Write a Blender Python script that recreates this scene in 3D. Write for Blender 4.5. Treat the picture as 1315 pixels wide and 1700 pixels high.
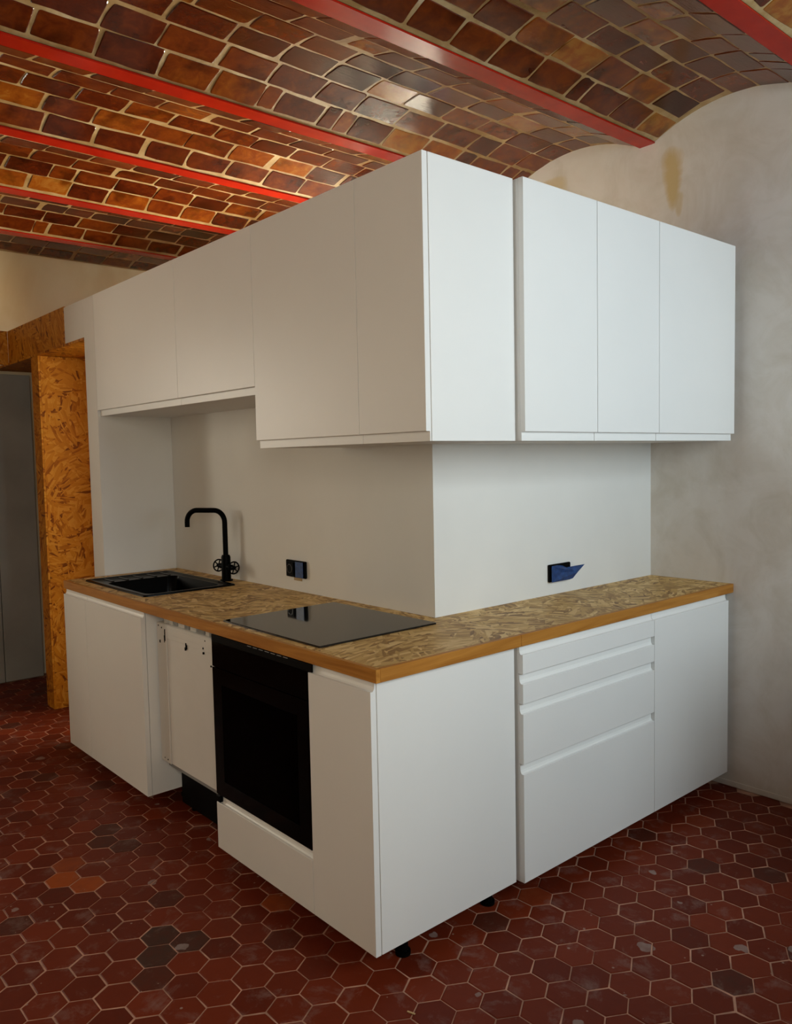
import bpy, bmesh, math, random
from mathutils import Vector, Matrix

# ------------------------------------------------------------------ clear
for o in list(bpy.data.objects):
    bpy.data.objects.remove(o, do_unlink=True)
scene = bpy.context.scene
COL = scene.collection
R = math.radians
random.seed(7)

# ------------------------------------------------------------------ camera
CAM = Vector((-1.4028, -1.7368, 1.5073))
RV = Vector((0.75338683, -0.65727348, -0.01999638)).normalized()
UV = Vector((0.05805814, 0.03619607, 0.9976568)).normalized()
FV = Vector((0.65500957, 0.75278245, -0.06542972)).normalized()
FPX = 1343.5453
cd = bpy.data.cameras.new('camera')
cam = bpy.data.objects.new('camera', cd)
COL.objects.link(cam)
m = Matrix((RV, UV, -FV)).transposed().to_4x4()
m.translation = CAM
cam.matrix_world = m
cd.sensor_fit = 'HORIZONTAL'
cd.sensor_width = 36.0
cd.lens = FPX * 36.0 / 1315.0
cd.clip_start = 0.05
scene.camera = cam


def pix(p):
    """pixel of a world point in the 1315x1700 frame (only used to pick the nearest pieces in view)"""
    d = Vector(p) - CAM
    z = d.dot(FV)
    if z < 0.05:
        return None
    return 657.5 + FPX * d.dot(RV) / z, 850 - FPX * d.dot(UV) / z, z


# ------------------------------------------------------------------ world, light, exposure
wd = bpy.data.worlds.new('world')
scene.world = wd
wd.use_nodes = True
bg = wd.node_tree.nodes['Background']
bg.inputs[0].default_value = (0.72, 0.85, 1.0, 1)
bg.inputs[1].default_value = 1.0
vs = scene.view_settings
vs.view_transform = 'Standard'
vs.look = 'None'
vs.gamma = 1
vs.use_curve_mapping = False
vs.exposure = 0.0
cy = scene.cycles
cy.max_bounces = 6
cy.diffuse_bounces = 4
cy.glossy_bounces = 3
cy.transmission_bounces = 2
cy.transparent_max_bounces = 8
cy.caustics_reflective = False
cy.caustics_refractive = False


def window_light(name, loc, direction, w, h, power, col):
    l = bpy.data.lights.new(name, 'AREA')
    l.shape = 'RECTANGLE'
    l.size, l.size_y = w, h
    l.energy = power
    l.color = col
    o = bpy.data.objects.new(name, l)
    COL.objects.link(o)
    o.location = loc
    o.rotation_euler = Vector(direction).to_track_quat('-Z', 'Z').to_euler()
    return o


# windows: (axis of the wall normal, wall coordinate, centre along wall, sill, head, width)
WIN_BACK = dict(x0=-0.05, x1=1.92, z0=1.32, z1=2.62)        # in the wall behind the camera, y = YB
WIN_FILL = dict(x0=-2.4, x1=-1.4, z0=1.25, z1=2.62)         # unseen one further left, added to light the jamb and left fronts
WIN_FAR = dict(x0=-2.35, x1=-1.35, z0=1.15, z1=2.45)        # in the far wall, left of the picture
WIN_SIDE = dict(y0=1.75, y1=2.65, z0=1.0, z1=2.72)        # in the plaster wall, behind the kitchen partition
XR, YB, YF, XL = 2.067, -2.4, 4.35, -3.0
window_light('daylight_back', (0.935, YB - 0.16, 1.97), (0, 1, 0), 1.9, 1.25, 60, (0.84, 0.945, 1.0))
window_light('fill_back_left', (-1.9, YB - 0.16, 1.935), (0, 1, 0), 0.95, 1.32, 61, (1.0, 0.885, 0.73))  # added fill, brightens the strand board jamb and the left fronts
window_light('daylight_far', (-1.85, YF + 0.16, 1.8), (0, -1, 0), 0.95, 1.25, 50, (1.0, 0.87, 0.70))
window_light('daylight_side', (XR + 0.16, 2.2, 1.86), (-1, 0, 0), 0.85, 1.65, 370, (1.0, 0.87, 0.66))


# ------------------------------------------------------------------ materials
def newmat(name):
    mt = bpy.data.materials.new(name)
    mt.use_nodes = True
    nt = mt.node_tree
    return mt, nt, nt.nodes['Principled BSDF']


def setp(b, **k):
    for n, v in k.items():
        n = {'color': 'Base Color', 'rough': 'Roughness', 'metal': 'Metallic', 'spec': 'Specular IOR Level',
             'coat': 'Coat Weight', 'coat_rough': 'Coat Roughness'}[n]
        if n == 'Base Color':
            v = (*v, 1)
        b.inputs[n].default_value = v


def N(nt, typ, **k):
    n = nt.nodes.new(typ)
    for a, v in k.items():
        if a.startswith('i_'):
            key = a[2:]
            n.inputs[int(key) if key.isdigit() else key].default_value = v
        else:
            setattr(n, a, v)
    return n


def ramp(nt, stops, interp='LINEAR'):
    n = nt.nodes.new('ShaderNodeValToRGB')
    cr = n.color_ramp
    cr.interpolation = interp
    while len(cr.elements) < len(stops):
        cr.elements.new(0.5)
    for e, (p, c) in zip(cr.elements, stops):
        e.position = p
        e.color = (*c, 1) if len(c) == 3 else c
    return n


def coords(nt, scale=(1, 1, 1), world=True):
    if world:
        g = N(nt, 'ShaderNodeNewGeometry')
        out = g.outputs['Position']
    else:
        out = N(nt, 'ShaderNodeTexCoord').outputs['Object']
    mp = N(nt, 'ShaderNodeMapping')
    mp.inputs['Scale'].default_value = scale
    nt.links.new(out, mp.inputs['Vector'])
    return mp.outputs['Vector']


def bump(nt, b, height, strength=0.2, dist=0.01):
    bp = N(nt, 'ShaderNodeBump')
    bp.inputs['Strength'].default_value = strength
    bp.inputs['Distance'].default_value = dist
    nt.links.new(height, bp.inputs['Height'])
    nt.links.new(bp.outputs['Normal'], b.inputs['Normal'])
    return bp


def mixc(nt, a, b, fac, blend='MIX'):
    n = N(nt, 'ShaderNodeMix', data_type='RGBA', blend_type=blend)
    for sock, v in ((n.inputs['Factor'], fac), (n.inputs[6], a), (n.inputs[7], b)):
        if isinstance(v, (int, float)):
            sock.default_value = v
        elif isinstance(v, tuple):
            sock.default_value = (*v, 1)
        else:
            nt.links.new(v, sock)
    return n.outputs[2]


def math_(nt, op, a, b=None, c=None, clamp=False):
    n = N(nt, 'ShaderNodeMath', operation=op, use_clamp=clamp)
    for i, v in enumerate((a, b, c)):
        if v is None:
            continue
        if isinstance(v, (int, float)):
            n.inputs[i].default_value = v
        else:
            nt.links.new(v, n.inputs[i])
    return n.outputs[0]


def plain(name, color, rough=0.5, metal=0, spec=0.5, noise=0.0, nscale=12):
    mt, nt, b = newmat(name)
    setp(b, color=color, rough=rough, metal=metal, spec=spec)
    if noise:
        no = N(nt, 'ShaderNodeTexNoise', i_Scale=nscale, i_Detail=4.0)
        nt.links.new(coords(nt), no.inputs['Vector'])
        d = tuple(max(0, c * (1 - noise)) for c in color)
        l = tuple(min(1, c * (1 + noise)) for c in color)
        rp = ramp(nt, [(0.3, d), (0.7, l)])
        nt.links.new(no.outputs['Fac'], rp.inputs[0])
        nt.links.new(rp.outputs[0], b.inputs['Base Color'])
    return mt


M = {}
M['white'] = plain('white_lacquer', (0.80, 0.80, 0.785), 0.38, spec=0.4, noise=0.012, nscale=3)
M['carcass'] = plain('white_melamine', (0.76, 0.76, 0.745), 0.5, spec=0.3)
M['white_wall'] = plain('white_paint', (0.76, 0.755, 0.73), 0.75, spec=0.2, noise=0.03, nscale=2.5)
M['dw_white'] = plain('white_enamel', (0.74, 0.73, 0.70), 0.35, noise=0.02, nscale=8)
M['grey_plastic'] = plain('grey_plastic', (0.28, 0.29, 0.29), 0.45)
M['black_plastic'] = plain('black_plastic', (0.002, 0.002, 0.002), 0.5, spec=0.05)
M['black_matte'] = plain('black_matte_metal', (0.001, 0.001, 0.001), 0.5, spec=0.04)
M['black_gloss'] = plain('black_glass', (0.001, 0.001, 0.001), 0.08, spec=0.04)
M['hob'] = plain('hob_glass', (0.006, 0.006, 0.006), 0.05, spec=0.5)
M['sink'] = plain('black_composite', (0.0012, 0.0012, 0.0012), 0.25, spec=0.06, noise=0.3, nscale=300)
M['wire'] = plain('rack_wire', (0.55, 0.52, 0.48), 0.3, metal=1.0)
M['cavity'] = plain('oven_enamel', (0.03, 0.028, 0.026), 0.3)
M['tape'] = plain('blue_tape', (0.008, 0.045, 0.17), 0.35, noise=0.35, nscale=60)
M['dark_gap'] = plain('dark_rubber', (0.02, 0.02, 0.02), 0.8)
M['cream_frame'] = plain('window_paint', (0.7, 0.68, 0.62), 0.5)
M['chip'] = plain('wood_chip', (0.55, 0.36, 0.17), 0.7)


def m_plaster():
    mt, nt, b = newmat('grey_plaster')
    c = coords(nt)
    n1 = N(nt, 'ShaderNodeTexNoise', i_Scale=1.1, i_Detail=6.0, i_Roughness=0.6, i_Distortion=0.6)
    n2 = N(nt, 'ShaderNodeTexNoise', i_Scale=4.5, i_Detail=8.0, i_Roughness=0.65, i_Distortion=0.8)
    nt.links.new(c, n1.inputs['Vector']); nt.links.new(c, n2.inputs['Vector'])
    r1 = ramp(nt, [(0.32, (0.65, 0.575, 0.50)), (0.5, (0.745, 0.69, 0.63)), (0.68, (0.79, 0.755, 0.72))])
    nt.links.new(n1.outputs['Fac'], r1.inputs[0])
    r2 = ramp(nt, [(0.33, (0.80, 0.77, 0.70)), (0.56, (1, 1, 1))])
    nt.links.new(n2.outputs['Fac'], r2.inputs[0])
    col = mixc(nt, r1.outputs[0], r2.outputs[0], 0.55, 'MULTIPLY')
    # an ochre run mark under the beam, and a smaller one in the corner of the vault behind the cabinets
    sx = N(nt, 'ShaderNodeSeparateXYZ'); nt.links.new(c, sx.inputs[0])

    def blob(y, z, ry, rz, taper):
        zz = math_(nt, 'DIVIDE', math_(nt, 'SUBTRACT', sx.outputs[2], z), rz)
        w = math_(nt, 'MULTIPLY_ADD', zz, taper, 1.0)
        yy = math_(nt, 'DIVIDE', math_(nt, 'SUBTRACT', sx.outputs[1], y), math_(nt, 'MULTIPLY', w, ry))
        d = math_(nt, 'ADD', math_(nt, 'POWER', math_(nt, 'ABSOLUTE', yy), 2.0),
                  math_(nt, 'POWER', math_(nt, 'ABSOLUTE', zz), 4.0))
        d = math_(nt, 'ADD', d, math_(nt, 'MULTIPLY', math_(nt, 'SUBTRACT', n2.outputs['Fac'], 0.5), 1.6))
        r = ramp(nt, [(0.2, (1, 1, 1)), (1.1 if False else 1.0, (0, 0, 0))])
        nt.links.new(d, r.inputs[0])
        return r.outputs[0]
    s = blob(0.275, 2.76, 0.05, 0.15, 0.5)
    col = mixc(nt, col, (0.60, 0.44, 0.20), math_(nt, 'MULTIPLY', s, 0.9))
    s = blob(0.245, 2.64, 0.022, 0.06, 0.3)
    col = mixc(nt, col, (0.60, 0.46, 0.24), math_(nt, 'MULTIPLY', s, 0.6))
    s = blob(0.98, 2.90, 0.12, 0.05, 0.0)
    col = mixc(nt, col, (0.60, 0.46, 0.22), math_(nt, 'MULTIPLY', s, 0.6))
    nt.links.new(col, b.inputs['Base Color'])
    setp(b, rough=0.8, spec=0.2)
    bump(nt, b, n2.outputs['Fac'], 0.25, 0.008)
    return mt


def m_cream():
    mt, nt, b = newmat('cream_plaster')
    c = coords(nt)
    n1 = N(nt, 'ShaderNodeTexNoise', i_Scale=1.3, i_Detail=7.0, i_Distortion=0.5)
    nt.links.new(c, n1.inputs['Vector'])
    r1 = ramp(nt, [(0.3, (0.70, 0.51, 0.27)), (0.5, (0.83, 0.71, 0.48)), (0.72, (0.87, 0.79, 0.61))])
    nt.links.new(n1.outputs['Fac'], r1.inputs[0])
    nt.links.new(r1.outputs[0], b.inputs['Base Color'])
    setp(b, rough=0.8, spec=0.2)
    bump(nt, b, n1.outputs['Fac'], 0.2, 0.01)
    return mt


def m_osb(name, axis, stops, scale=1.0, rough=0.5):
    """strand board: patches of parallel strands, each patch turned its own way, over a coarser layer"""
    mt, nt, b = newmat(name)
    c = coords(nt)
    ax = {'X': (1, 0, 0), 'Y': (0, 1, 0), 'Z': (0, 0, 1)}[axis]
    st = {'X': (0.35, 1, 5.5), 'Y': (5.5, 0.35, 1), 'Z': (1, 5.5, 0.35)}[axis]
    layers = []
    for k, (sc, sd) in enumerate(((15, 0.0), (22, 3.3), (34, 7.7))):
        off = N(nt, 'ShaderNodeVectorMath', operation='ADD')
        off.inputs[1].default_value = (sd, sd * 1.7, sd * 0.6)
        nt.links.new(c, off.inputs[0])
        wob = N(nt, 'ShaderNodeTexNoise', i_Scale=9.0 * scale, i_Detail=2.0)
        nt.links.new(off.outputs[0], wob.inputs['Vector'])
        # random turn for each patch
        pv = N(nt, 'ShaderNodeTexVoronoi', feature='F1', i_Scale=sc * 0.62 * scale)
        wm = N(nt, 'ShaderNodeVectorMath', operation='MULTIPLY_ADD')
        wm.inputs[1].default_value = (0.12, 0.12, 0.12)
        nt.links.new(wob.outputs['Color'], wm.inputs[0]); nt.links.new(off.outputs[0], wm.inputs[2])
        nt.links.new(wm.outputs[0], pv.inputs['Vector'])
        sep = N(nt, 'ShaderNodeSeparateColor'); nt.links.new(pv.outputs['Color'], sep.inputs[0])
        ang = math_(nt, 'MULTIPLY', sep.outputs[0], 6.283)
        vr = N(nt, 'ShaderNodeVectorRotate', rotation_type='AXIS_ANGLE')
        vr.inputs['Axis'].default_value = ax
        nt.links.new(off.outputs[0], vr.inputs['Vector']); nt.links.new(ang, vr.inputs['Angle'])
        mp = N(nt, 'ShaderNodeMapping'); mp.inputs['Scale'].default_value = st
        nt.links.new(vr.outputs[0], mp.inputs['Vector'])
        fv = N(nt, 'ShaderNodeTexVoronoi', feature='F1', i_Scale=sc * 1.35 * scale)
        nt.links.new(mp.outputs[0], fv.inputs['Vector'])
        s2 = N(nt, 'ShaderNodeSeparateColor'); nt.links.new(fv.outputs['Color'], s2.inputs[0])
        # fine grain along the strand
        gm = N(nt, 'ShaderNodeMapping'); gm.inputs['Scale'].default_value = tuple(s * (6 if s > 2 else 1) for s in st)
        nt.links.new(vr.outputs[0], gm.inputs['Vector'])
        g = N(nt, 'ShaderNodeTexNoise', i_Scale=sc * 2.2 * scale, i_Detail=3.0)
        nt.links.new(gm.outputs[0], g.inputs['Vector'])
        v = math_(nt, 'MULTIPLY_ADD', math_(nt, 'SUBTRACT', g.outputs['Fac'], 0.5), 0.42, s2.outputs[1])
        layers.append((v, sep.outputs[2], s2.outputs[2]))
    v = layers[0][0]
    for lay, thr in ((layers[1], 0.5), (layers[2], 0.62)):
        f = math_(nt, 'GREATER_THAN', lay[2], thr)
        mx = N(nt, 'ShaderNodeMix', data_type='FLOAT')
        nt.links.new(f, mx.inputs['Factor']); nt.links.new(v, mx.inputs[2]); nt.links.new(lay[0], mx.inputs[3])
        v = mx.outputs[0]
    r = ramp(nt, stops)
    nt.links.new(v, r.inputs[0])
    nt.links.new(r.outputs[0], b.inputs['Base Color'])
    setp(b, rough=rough, spec=0.16)
    bump(nt, b, v, 0.12, 0.002)
    return mt


WT = [(0.0, (0.20, 0.095, 0.024)), (0.12, (0.32, 0.17, 0.046)), (0.4, (0.50, 0.295, 0.09)), (0.7, (0.63, 0.405, 0.145)),
      (0.95, (0.75, 0.52, 0.225))]
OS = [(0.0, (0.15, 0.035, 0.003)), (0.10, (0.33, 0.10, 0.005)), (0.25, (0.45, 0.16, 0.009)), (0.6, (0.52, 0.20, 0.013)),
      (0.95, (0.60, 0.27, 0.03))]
M['osb_top'] = m_osb('osb_worktop', 'Z', WT, 0.33, 0.45)
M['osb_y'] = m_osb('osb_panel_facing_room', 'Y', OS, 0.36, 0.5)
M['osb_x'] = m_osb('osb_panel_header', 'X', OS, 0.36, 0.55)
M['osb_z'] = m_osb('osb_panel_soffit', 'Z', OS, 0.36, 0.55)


def m_wood(name, along, dark, light):
    mt, nt, b = newmat(name)
    sc = {'X': (2, 30, 30), 'Y': (30, 2, 30)}[along]
    c = coords(nt, sc)
    n1 = N(nt, 'ShaderNodeTexNoise', i_Scale=1.0, i_Detail=6.0, i_Roughness=0.6, i_Distortion=1.2)
    nt.links.new(c, n1.inputs['Vector'])
    r = ramp(nt, [(0.3, dark), (0.7, light)])
    nt.links.new(n1.outputs['Fac'], r.inputs[0])
    nt.links.new(r.outputs[0], b.inputs['Base Color'])
    setp(b, rough=0.45, spec=0.18)
    bump(nt, b, n1.outputs['Fac'], 0.08, 0.002)
    return mt


M['oak_x'] = m_wood('oak_edge_along_x', 'X', (0.33, 0.125, 0.018), (0.52, 0.235, 0.045))
M['oak_y'] = m_wood('oak_edge_along_y', 'Y', (0.33, 0.125, 0.018), (0.52, 0.235, 0.045))


def m_brick():
    mt, nt, b = newmat('varnished_brick')
    c = coords(nt)
    at = N(nt, 'ShaderNodeAttribute', attribute_name='tone')
    r = ramp(nt, [(0.0, (0.034, 0.0055, 0.0018)), (0.3, (0.082, 0.012, 0.0024)), (0.6, (0.150, 0.029, 0.0035)),
                  (0.84, (0.235, 0.062, 0.006)), (1.0, (0.29, 0.115, 0.018))])
    n1 = N(nt, 'ShaderNodeTexNoise', i_Scale=16.0, i_Detail=6.0, i_Roughness=0.65, i_Distortion=0.6)
    nt.links.new(c, n1.inputs['Vector'])
    t = math_(nt, 'MULTIPLY_ADD', math_(nt, 'SUBTRACT', n1.outputs['Fac'], 0.5), 0.9, at.outputs['Fac'], clamp=True)
    nt.links.new(t, r.inputs[0])
    # ash-dark scorch marks
    n3 = N(nt, 'ShaderNodeTexNoise', i_Scale=7.0, i_Detail=4.0)
    nt.links.new(c, n3.inputs['Vector'])
    r3 = ramp(nt, [(0.33, (0.35, 0.33, 0.33)), (0.48, (1, 1, 1))])
    nt.links.new(n3.outputs['Fac'], r3.inputs[0])
    col = mixc(nt, r.outputs[0], r3.outputs[0], 0.8, 'MULTIPLY')
    nt.links.new(col, b.inputs['Base Color'])
    setp(b, rough=0.17, spec=0.42)
    sc = coords(nt, (14, 60, 60))
    n2 = N(nt, 'ShaderNodeTexNoise', i_Scale=1.4, i_Detail=5.0, i_Roughness=0.6)
    nt.links.new(sc, n2.inputs['Vector'])
    h = math_(nt, 'MULTIPLY_ADD', n1.outputs['Fac'], 0.6, n2.outputs['Fac'])
    bump(nt, b, h, 0.17, 0.004)
    return mt


def m_mortar():
    mt, nt, b = newmat('vault_mortar')
    c = coords(nt)
    n1 = N(nt, 'ShaderNodeTexNoise', i_Scale=5.0, i_Detail=7.0, i_Roughness=0.6)
    nt.links.new(c, n1.inputs['Vector'])
    r = ramp(nt, [(0.3, (0.20, 0.105, 0.03)), (0.48, (0.32, 0.20, 0.08)), (0.62, (0.43, 0.31, 0.16)), (0.8, (0.58, 0.50, 0.37))])
    nt.links.new(n1.outputs['Fac'], r.inputs[0])
    nt.links.new(r.outputs[0], b.inputs['Base Color'])
    setp(b, rough=0.45, spec=0.25)
    n2 = N(nt, 'ShaderNodeTexNoise', i_Scale=70.0, i_Detail=4.0)
    nt.links.new(c, n2.inputs['Vector'])
    bump(nt, b, n2.outputs['Fac'], 0.4, 0.004)
    return mt


def m_tile():
    mt, nt, b = newmat('terracotta_tile')
    c = coords(nt)
    at = N(nt, 'ShaderNodeAttribute', attribute_name='tone')
    r = ramp(nt, [(0.0, (0.045, 0.026, 0.019)), (0.1, (0.07, 0.021, 0.012)), (0.3, (0.112, 0.0145, 0.0045)), (0.75, (0.18, 0.026, 0.0075)),
                  (0.88, (0.22, 0.044, 0.013)), (1.0, (0.33, 0.065, 0.010))])
    n1 = N(nt, 'ShaderNodeTexNoise', i_Scale=26.0, i_Detail=5.0, i_Roughness=0.6)
    nt.links.new(c, n1.inputs['Vector'])
    t = math_(nt, 'MULTIPLY_ADD', math_(nt, 'SUBTRACT', n1.outputs['Fac'], 0.5), 0.22, at.outputs['Fac'], clamp=True)
    nt.links.new(t, r.inputs[0])
    # chalky scuffs and dried plaster drips
    n2 = N(nt, 'ShaderNodeTexNoise', i_Scale=9.0, i_Detail=9.0, i_Roughness=0.72, i_Distortion=0.4)
    nt.links.new(c, n2.inputs['Vector'])
    r2 = ramp(nt, [(0.54, (0, 0, 0)), (0.78, (1, 1, 1))])
    nt.links.new(n2.outputs['Fac'], r2.inputs[0])
    col = mixc(nt, r.outputs[0], (0.30, 0.22, 0.19), math_(nt, 'MULTIPLY', r2.outputs[0], 0.55))
    v = N(nt, 'ShaderNodeTexVoronoi', feature='F1', i_Scale=9.5)
    wv = N(nt, 'ShaderNodeTexNoise', i_Scale=30.0, i_Detail=2.0)
    nt.links.new(c, wv.inputs['Vector'])
    wm = N(nt, 'ShaderNodeVectorMath', operation='MULTIPLY_ADD')
    wm.inputs[1].default_value = (0.03, 0.03, 0.0)
    nt.links.new(wv.outputs['Color'], wm.inputs[0]); nt.links.new(c, wm.inputs[2])
    nt.links.new(wm.outputs[0], v.inputs['Vector'])
    sc = N(nt, 'ShaderNodeSeparateColor'); nt.links.new(v.outputs['Color'], sc.inputs[0])
    rad = math_(nt, 'MULTIPLY', math_(nt, 'POWER', sc.outputs[0], 5.0), 0.24)
    spot = math_(nt, 'LESS_THAN', v.outputs['Distance'], rad)
    col = mixc(nt, col, (0.33, 0.255, 0.225), math_(nt, 'MULTIPLY', spot, math_(nt, 'MULTIPLY_ADD', n1.outputs['Fac'], 0.9, 0.15)))
    # small crumbs
    v2 = N(nt, 'ShaderNodeTexVoronoi', feature='F1', i_Scale=34.0)
    nt.links.new(c, v2.inputs['Vector'])
    s2 = N(nt, 'ShaderNodeSeparateColor'); nt.links.new(v2.outputs['Color'], s2.inputs[0])
    sp2 = math_(nt, 'LESS_THAN', v2.outputs['Distance'], math_(nt, 'MULTIPLY', math_(nt, 'POWER', s2.outputs[1], 8.0), 0.16))
    col = mixc(nt, col, (0.36, 0.26, 0.21), math_(nt, 'MULTIPLY', sp2, 0.7))
    nt.links.new(col, b.inputs['Base Color'])
    setp(b, rough=0.5, spec=0.14)
    bump(nt, b, n1.outputs['Fac'], 0.25, 0.002)
    return mt


M['plaster'] = m_plaster()
M['cream'] = m_cream()
M['brick'] = m_brick()
M['mortar'] = m_mortar()
M['tile'] = m_tile()
M['grout'] = plain('floor_grout', (0.44, 0.24, 0.165), 0.8, spec=0.1, noise=0.35, nscale=14)
M['grey_paint'] = plain('grey_paint', (0.30, 0.30, 0.275), 0.4, noise=0.12, nscale=3)


def m_red():
    mt, nt, b = newmat('red_beam_paint')
    c = coords(nt)
    n1 = N(nt, 'ShaderNodeTexNoise', i_Scale=9.0, i_Detail=5.0)
    nt.links.new(c, n1.inputs['Vector'])
    r = ramp(nt, [(0.3, (0.30, 0.010, 0.003)), (0.7, (0.40, 0.016, 0.005))])
    nt.links.new(n1.outputs['Fac'], r.inputs[0])
    nt.links.new(r.outputs[0], b.inputs['Base Color'])
    setp(b, rough=0.2, spec=0.17)
    return mt


M['red'] = m_red()


def m_pane(name, tint, gloss):
    mt, nt, b = newmat(name)
    nt.nodes.remove(b)
    tr = N(nt, 'ShaderNodeBsdfTransparent'); tr.inputs[0].default_value = (*tint, 1)
    gl = N(nt, 'ShaderNodeBsdfGlossy'); gl.inputs['Roughness'].default_value = 0.03
    gl.inputs[0].default_value = (gloss, gloss, gloss, 1)
    fr = N(nt, 'ShaderNodeFresnel'); fr.inputs[0].default_value = 1.3
    mx = N(nt, 'ShaderNodeMixShader')
    nt.links.new(fr.outputs[0], mx.inputs[0]); nt.links.new(tr.outputs[0], mx.inputs[1]); nt.links.new(gl.outputs[0], mx.inputs[2])
    nt.links.new(mx.outputs[0], nt.nodes['Material Output'].inputs[0])
    return mt


M['pane'] = m_pane('window_pane', (0.95, 0.97, 0.97), 1.0)
M['oven_pane'] = m_pane('tinted_oven_glass', (0.55, 0.38, 0.30), 0.1)


# ------------------------------------------------------------------ mesh helpers (world coordinates)
class MB:
    def __init__(s):
        s.bm = bmesh.new()

    def _new(s, verts, faces):
        vs_ = [s.bm.verts.new(v) for v in verts]
        fs = []
        for f in faces:
            try:
                fs.append(s.bm.faces.new([vs_[i] for i in f]))
            except ValueError:
                pass
        return vs_, fs

    def box(s, x0, x1, y0, y1, z0, z1, bev=0.0, seg=1):
        v = [(x, y, z) for z in (z0, z1) for y in (y0, y1) for x in (x0, x1)]
        f = [(0, 2, 3, 1), (4, 5, 7, 6), (0, 1, 5, 4), (2, 6, 7, 3), (0, 4, 6, 2), (1, 3, 7, 5)]
        vs_, fs = s._new(v, f)
        if bev:
            es = list({e for q in fs for e in q.edges})
            bmesh.ops.bevel(s.bm, geom=es, offset=bev, segments=seg, affect='EDGES', profile=0.5)
        return s

    def prism(s, pts, fn0, fn1):
        """pts: 2D outline; fn0/fn1 map (a, b) to 3D at the two ends"""
        n = len(pts)
        v = [fn0(*q) for q in pts] + [fn1(*q) for q in pts]
        f = [tuple(range(n - 1, -1, -1)), tuple(range(n, 2 * n))]
        f += [(i, (i + 1) % n, n + (i + 1) % n, n + i) for i in range(n)]
        s._new(v, f)
        return s

    def tube(s, path, r, seg=12, cap=True):
        path = [Vector(p) for p in path]
        rings = []
        up = None
        for i, p in enumerate(path):
            a = path[max(i - 1, 0)]; b = path[min(i + 1, len(path) - 1)]
            t = (b - a).normalized()
            if up is None:
                up = Vector((0, 0, 1)) if abs(t.z) < 0.9 else Vector((1, 0, 0))
            side = t.cross(up).normalized()
            up = side.cross(t).normalized()
            rr = r[i] if isinstance(r, (list, tuple)) else r
            rings.append([p + (side * math.cos(2 * math.pi * k / seg) + up * math.sin(2 * math.pi * k / seg)) * rr for k in range(seg)])
        v = [q for ring in rings for q in ring]
        f = []
        for i in range(len(rings) - 1):
            for k in range(seg):
                f.append((i * seg + k, i * seg + (k + 1) % seg, (i + 1) * seg + (k + 1) % seg, (i + 1) * seg + k))
        if cap:
            f.append(tuple(range(seg - 1, -1, -1)))
            f.append(tuple(range((len(rings) - 1) * seg, len(rings) * seg)))
        s._new(v, f)
        return s

    def ring(s, c, axis, R_, r, n=24, seg=8):
        c = Vector(c); axis = Vector(axis).normalized()
        a = axis.orthogonal().normalized(); b = axis.cross(a)
        v, f = [], []
        for i in range(n):
            t = 2 * math.pi * i / n
            d = a * math.cos(t) + b * math.sin(t)
            for k in range(seg):
                q = 2 * math.pi * k / seg
                v.append(c + d * (R_ + r * math.cos(q)) + axis * (r * math.sin(q)))
        for i in range(n):
            for k in range(seg):
                f.append((i * seg + k, ((i + 1) % n) * seg + k, ((i + 1) % n) * seg + (k + 1) % seg, i * seg + (k + 1) % seg))
        s._new(v, f)
        return s

    def build(s, name, mat, parent=None, origin=None, smooth=False):
        """origin: world location of the object (or of the root its parts hang from)"""
        bmesh.ops.recalc_face_normals(s.bm, faces=s.bm.faces[:])
        if origin is None:
            if parent is not None:
                origin = parent.get('_o')
            origin = Vector(origin) if origin is not None else Vector((0, 0, 0))
        origin = Vector(origin)
        bmesh.ops.translate(s.bm, verts=s.bm.verts[:], vec=-origin)
        me = bpy.data.meshes.new(name)
        s.bm.to_mesh(me)
        s.bm.free()
        o = bpy.data.objects.new(name, me)
        COL.objects.link(o)
        me.materials.append(M[mat] if isinstance(mat, str) else mat)
        if smooth:
            for p in me.polygons:
                p.use_smooth = True
            try:
                me.set_sharp_from_angle(angle=R(35))
            except Exception:
                pass
        ORG[o] = origin
        if parent is not None:
            o.parent = parent
        else:
            o.location = origin
        return o


ORG = {}


def part(mb, name, mat, parent, smooth=False):
    return mb.build(name, mat, parent, origin=ORG[parent], smooth=smooth)


def thing(name, label, cat, loc, group=None):
    o = bpy.data.objects.new(name, None)
    o.empty_display_size = 0.1
    COL.objects.link(o)
    o.location = loc
    ORG[o] = Vector(loc)
    return tag(o, label, cat, group)


def tag(o, label, cat, group=None):
    o['label'] = label
    o['category'] = cat
    if group:
        o['group'] = group
    return o


def struct(mb, name, mat, origin=(0, 0, 0)):
    o = mb.build(name, mat, None, origin)
    o['kind'] = 'structure'
    return o


# ------------------------------------------------------------------ room shell
Z_SPRING, RISE = 2.955, 0.091
Z_TOP = 3.35
# plaster wall on the right, with a window opening behind the kitchen partition
w = WIN_SIDE
mb = MB()
mb.box(XR, XR + 0.3, YB - 0.3, w['y0'], -0.1, Z_TOP).box(XR, XR + 0.3, w['y1'], YF + 0.3, -0.1, Z_TOP)
mb.box(XR, XR + 0.3, w['y0'], w['y1'], -0.1, w['z0']).box(XR, XR + 0.3, w['y0'], w['y1'], w['z1'], Z_TOP)
struct(mb, 'wall_right', 'plaster')
w = WIN_FAR
mb = MB()
mb.box(XL, w['x0'], YF, YF + 0.3, -0.1, Z_TOP).box(w['x1'], XR, YF, YF + 0.3, -0.1, Z_TOP)
mb.box(w['x0'], w['x1'], YF, YF + 0.3, -0.1, w['z0']).box(w['x0'], w['x1'], YF, YF + 0.3, w['z1'], Z_TOP)
struct(mb, 'wall_far', 'cream')
w = WIN_BACK
mb = MB()
w2 = WIN_FILL
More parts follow.
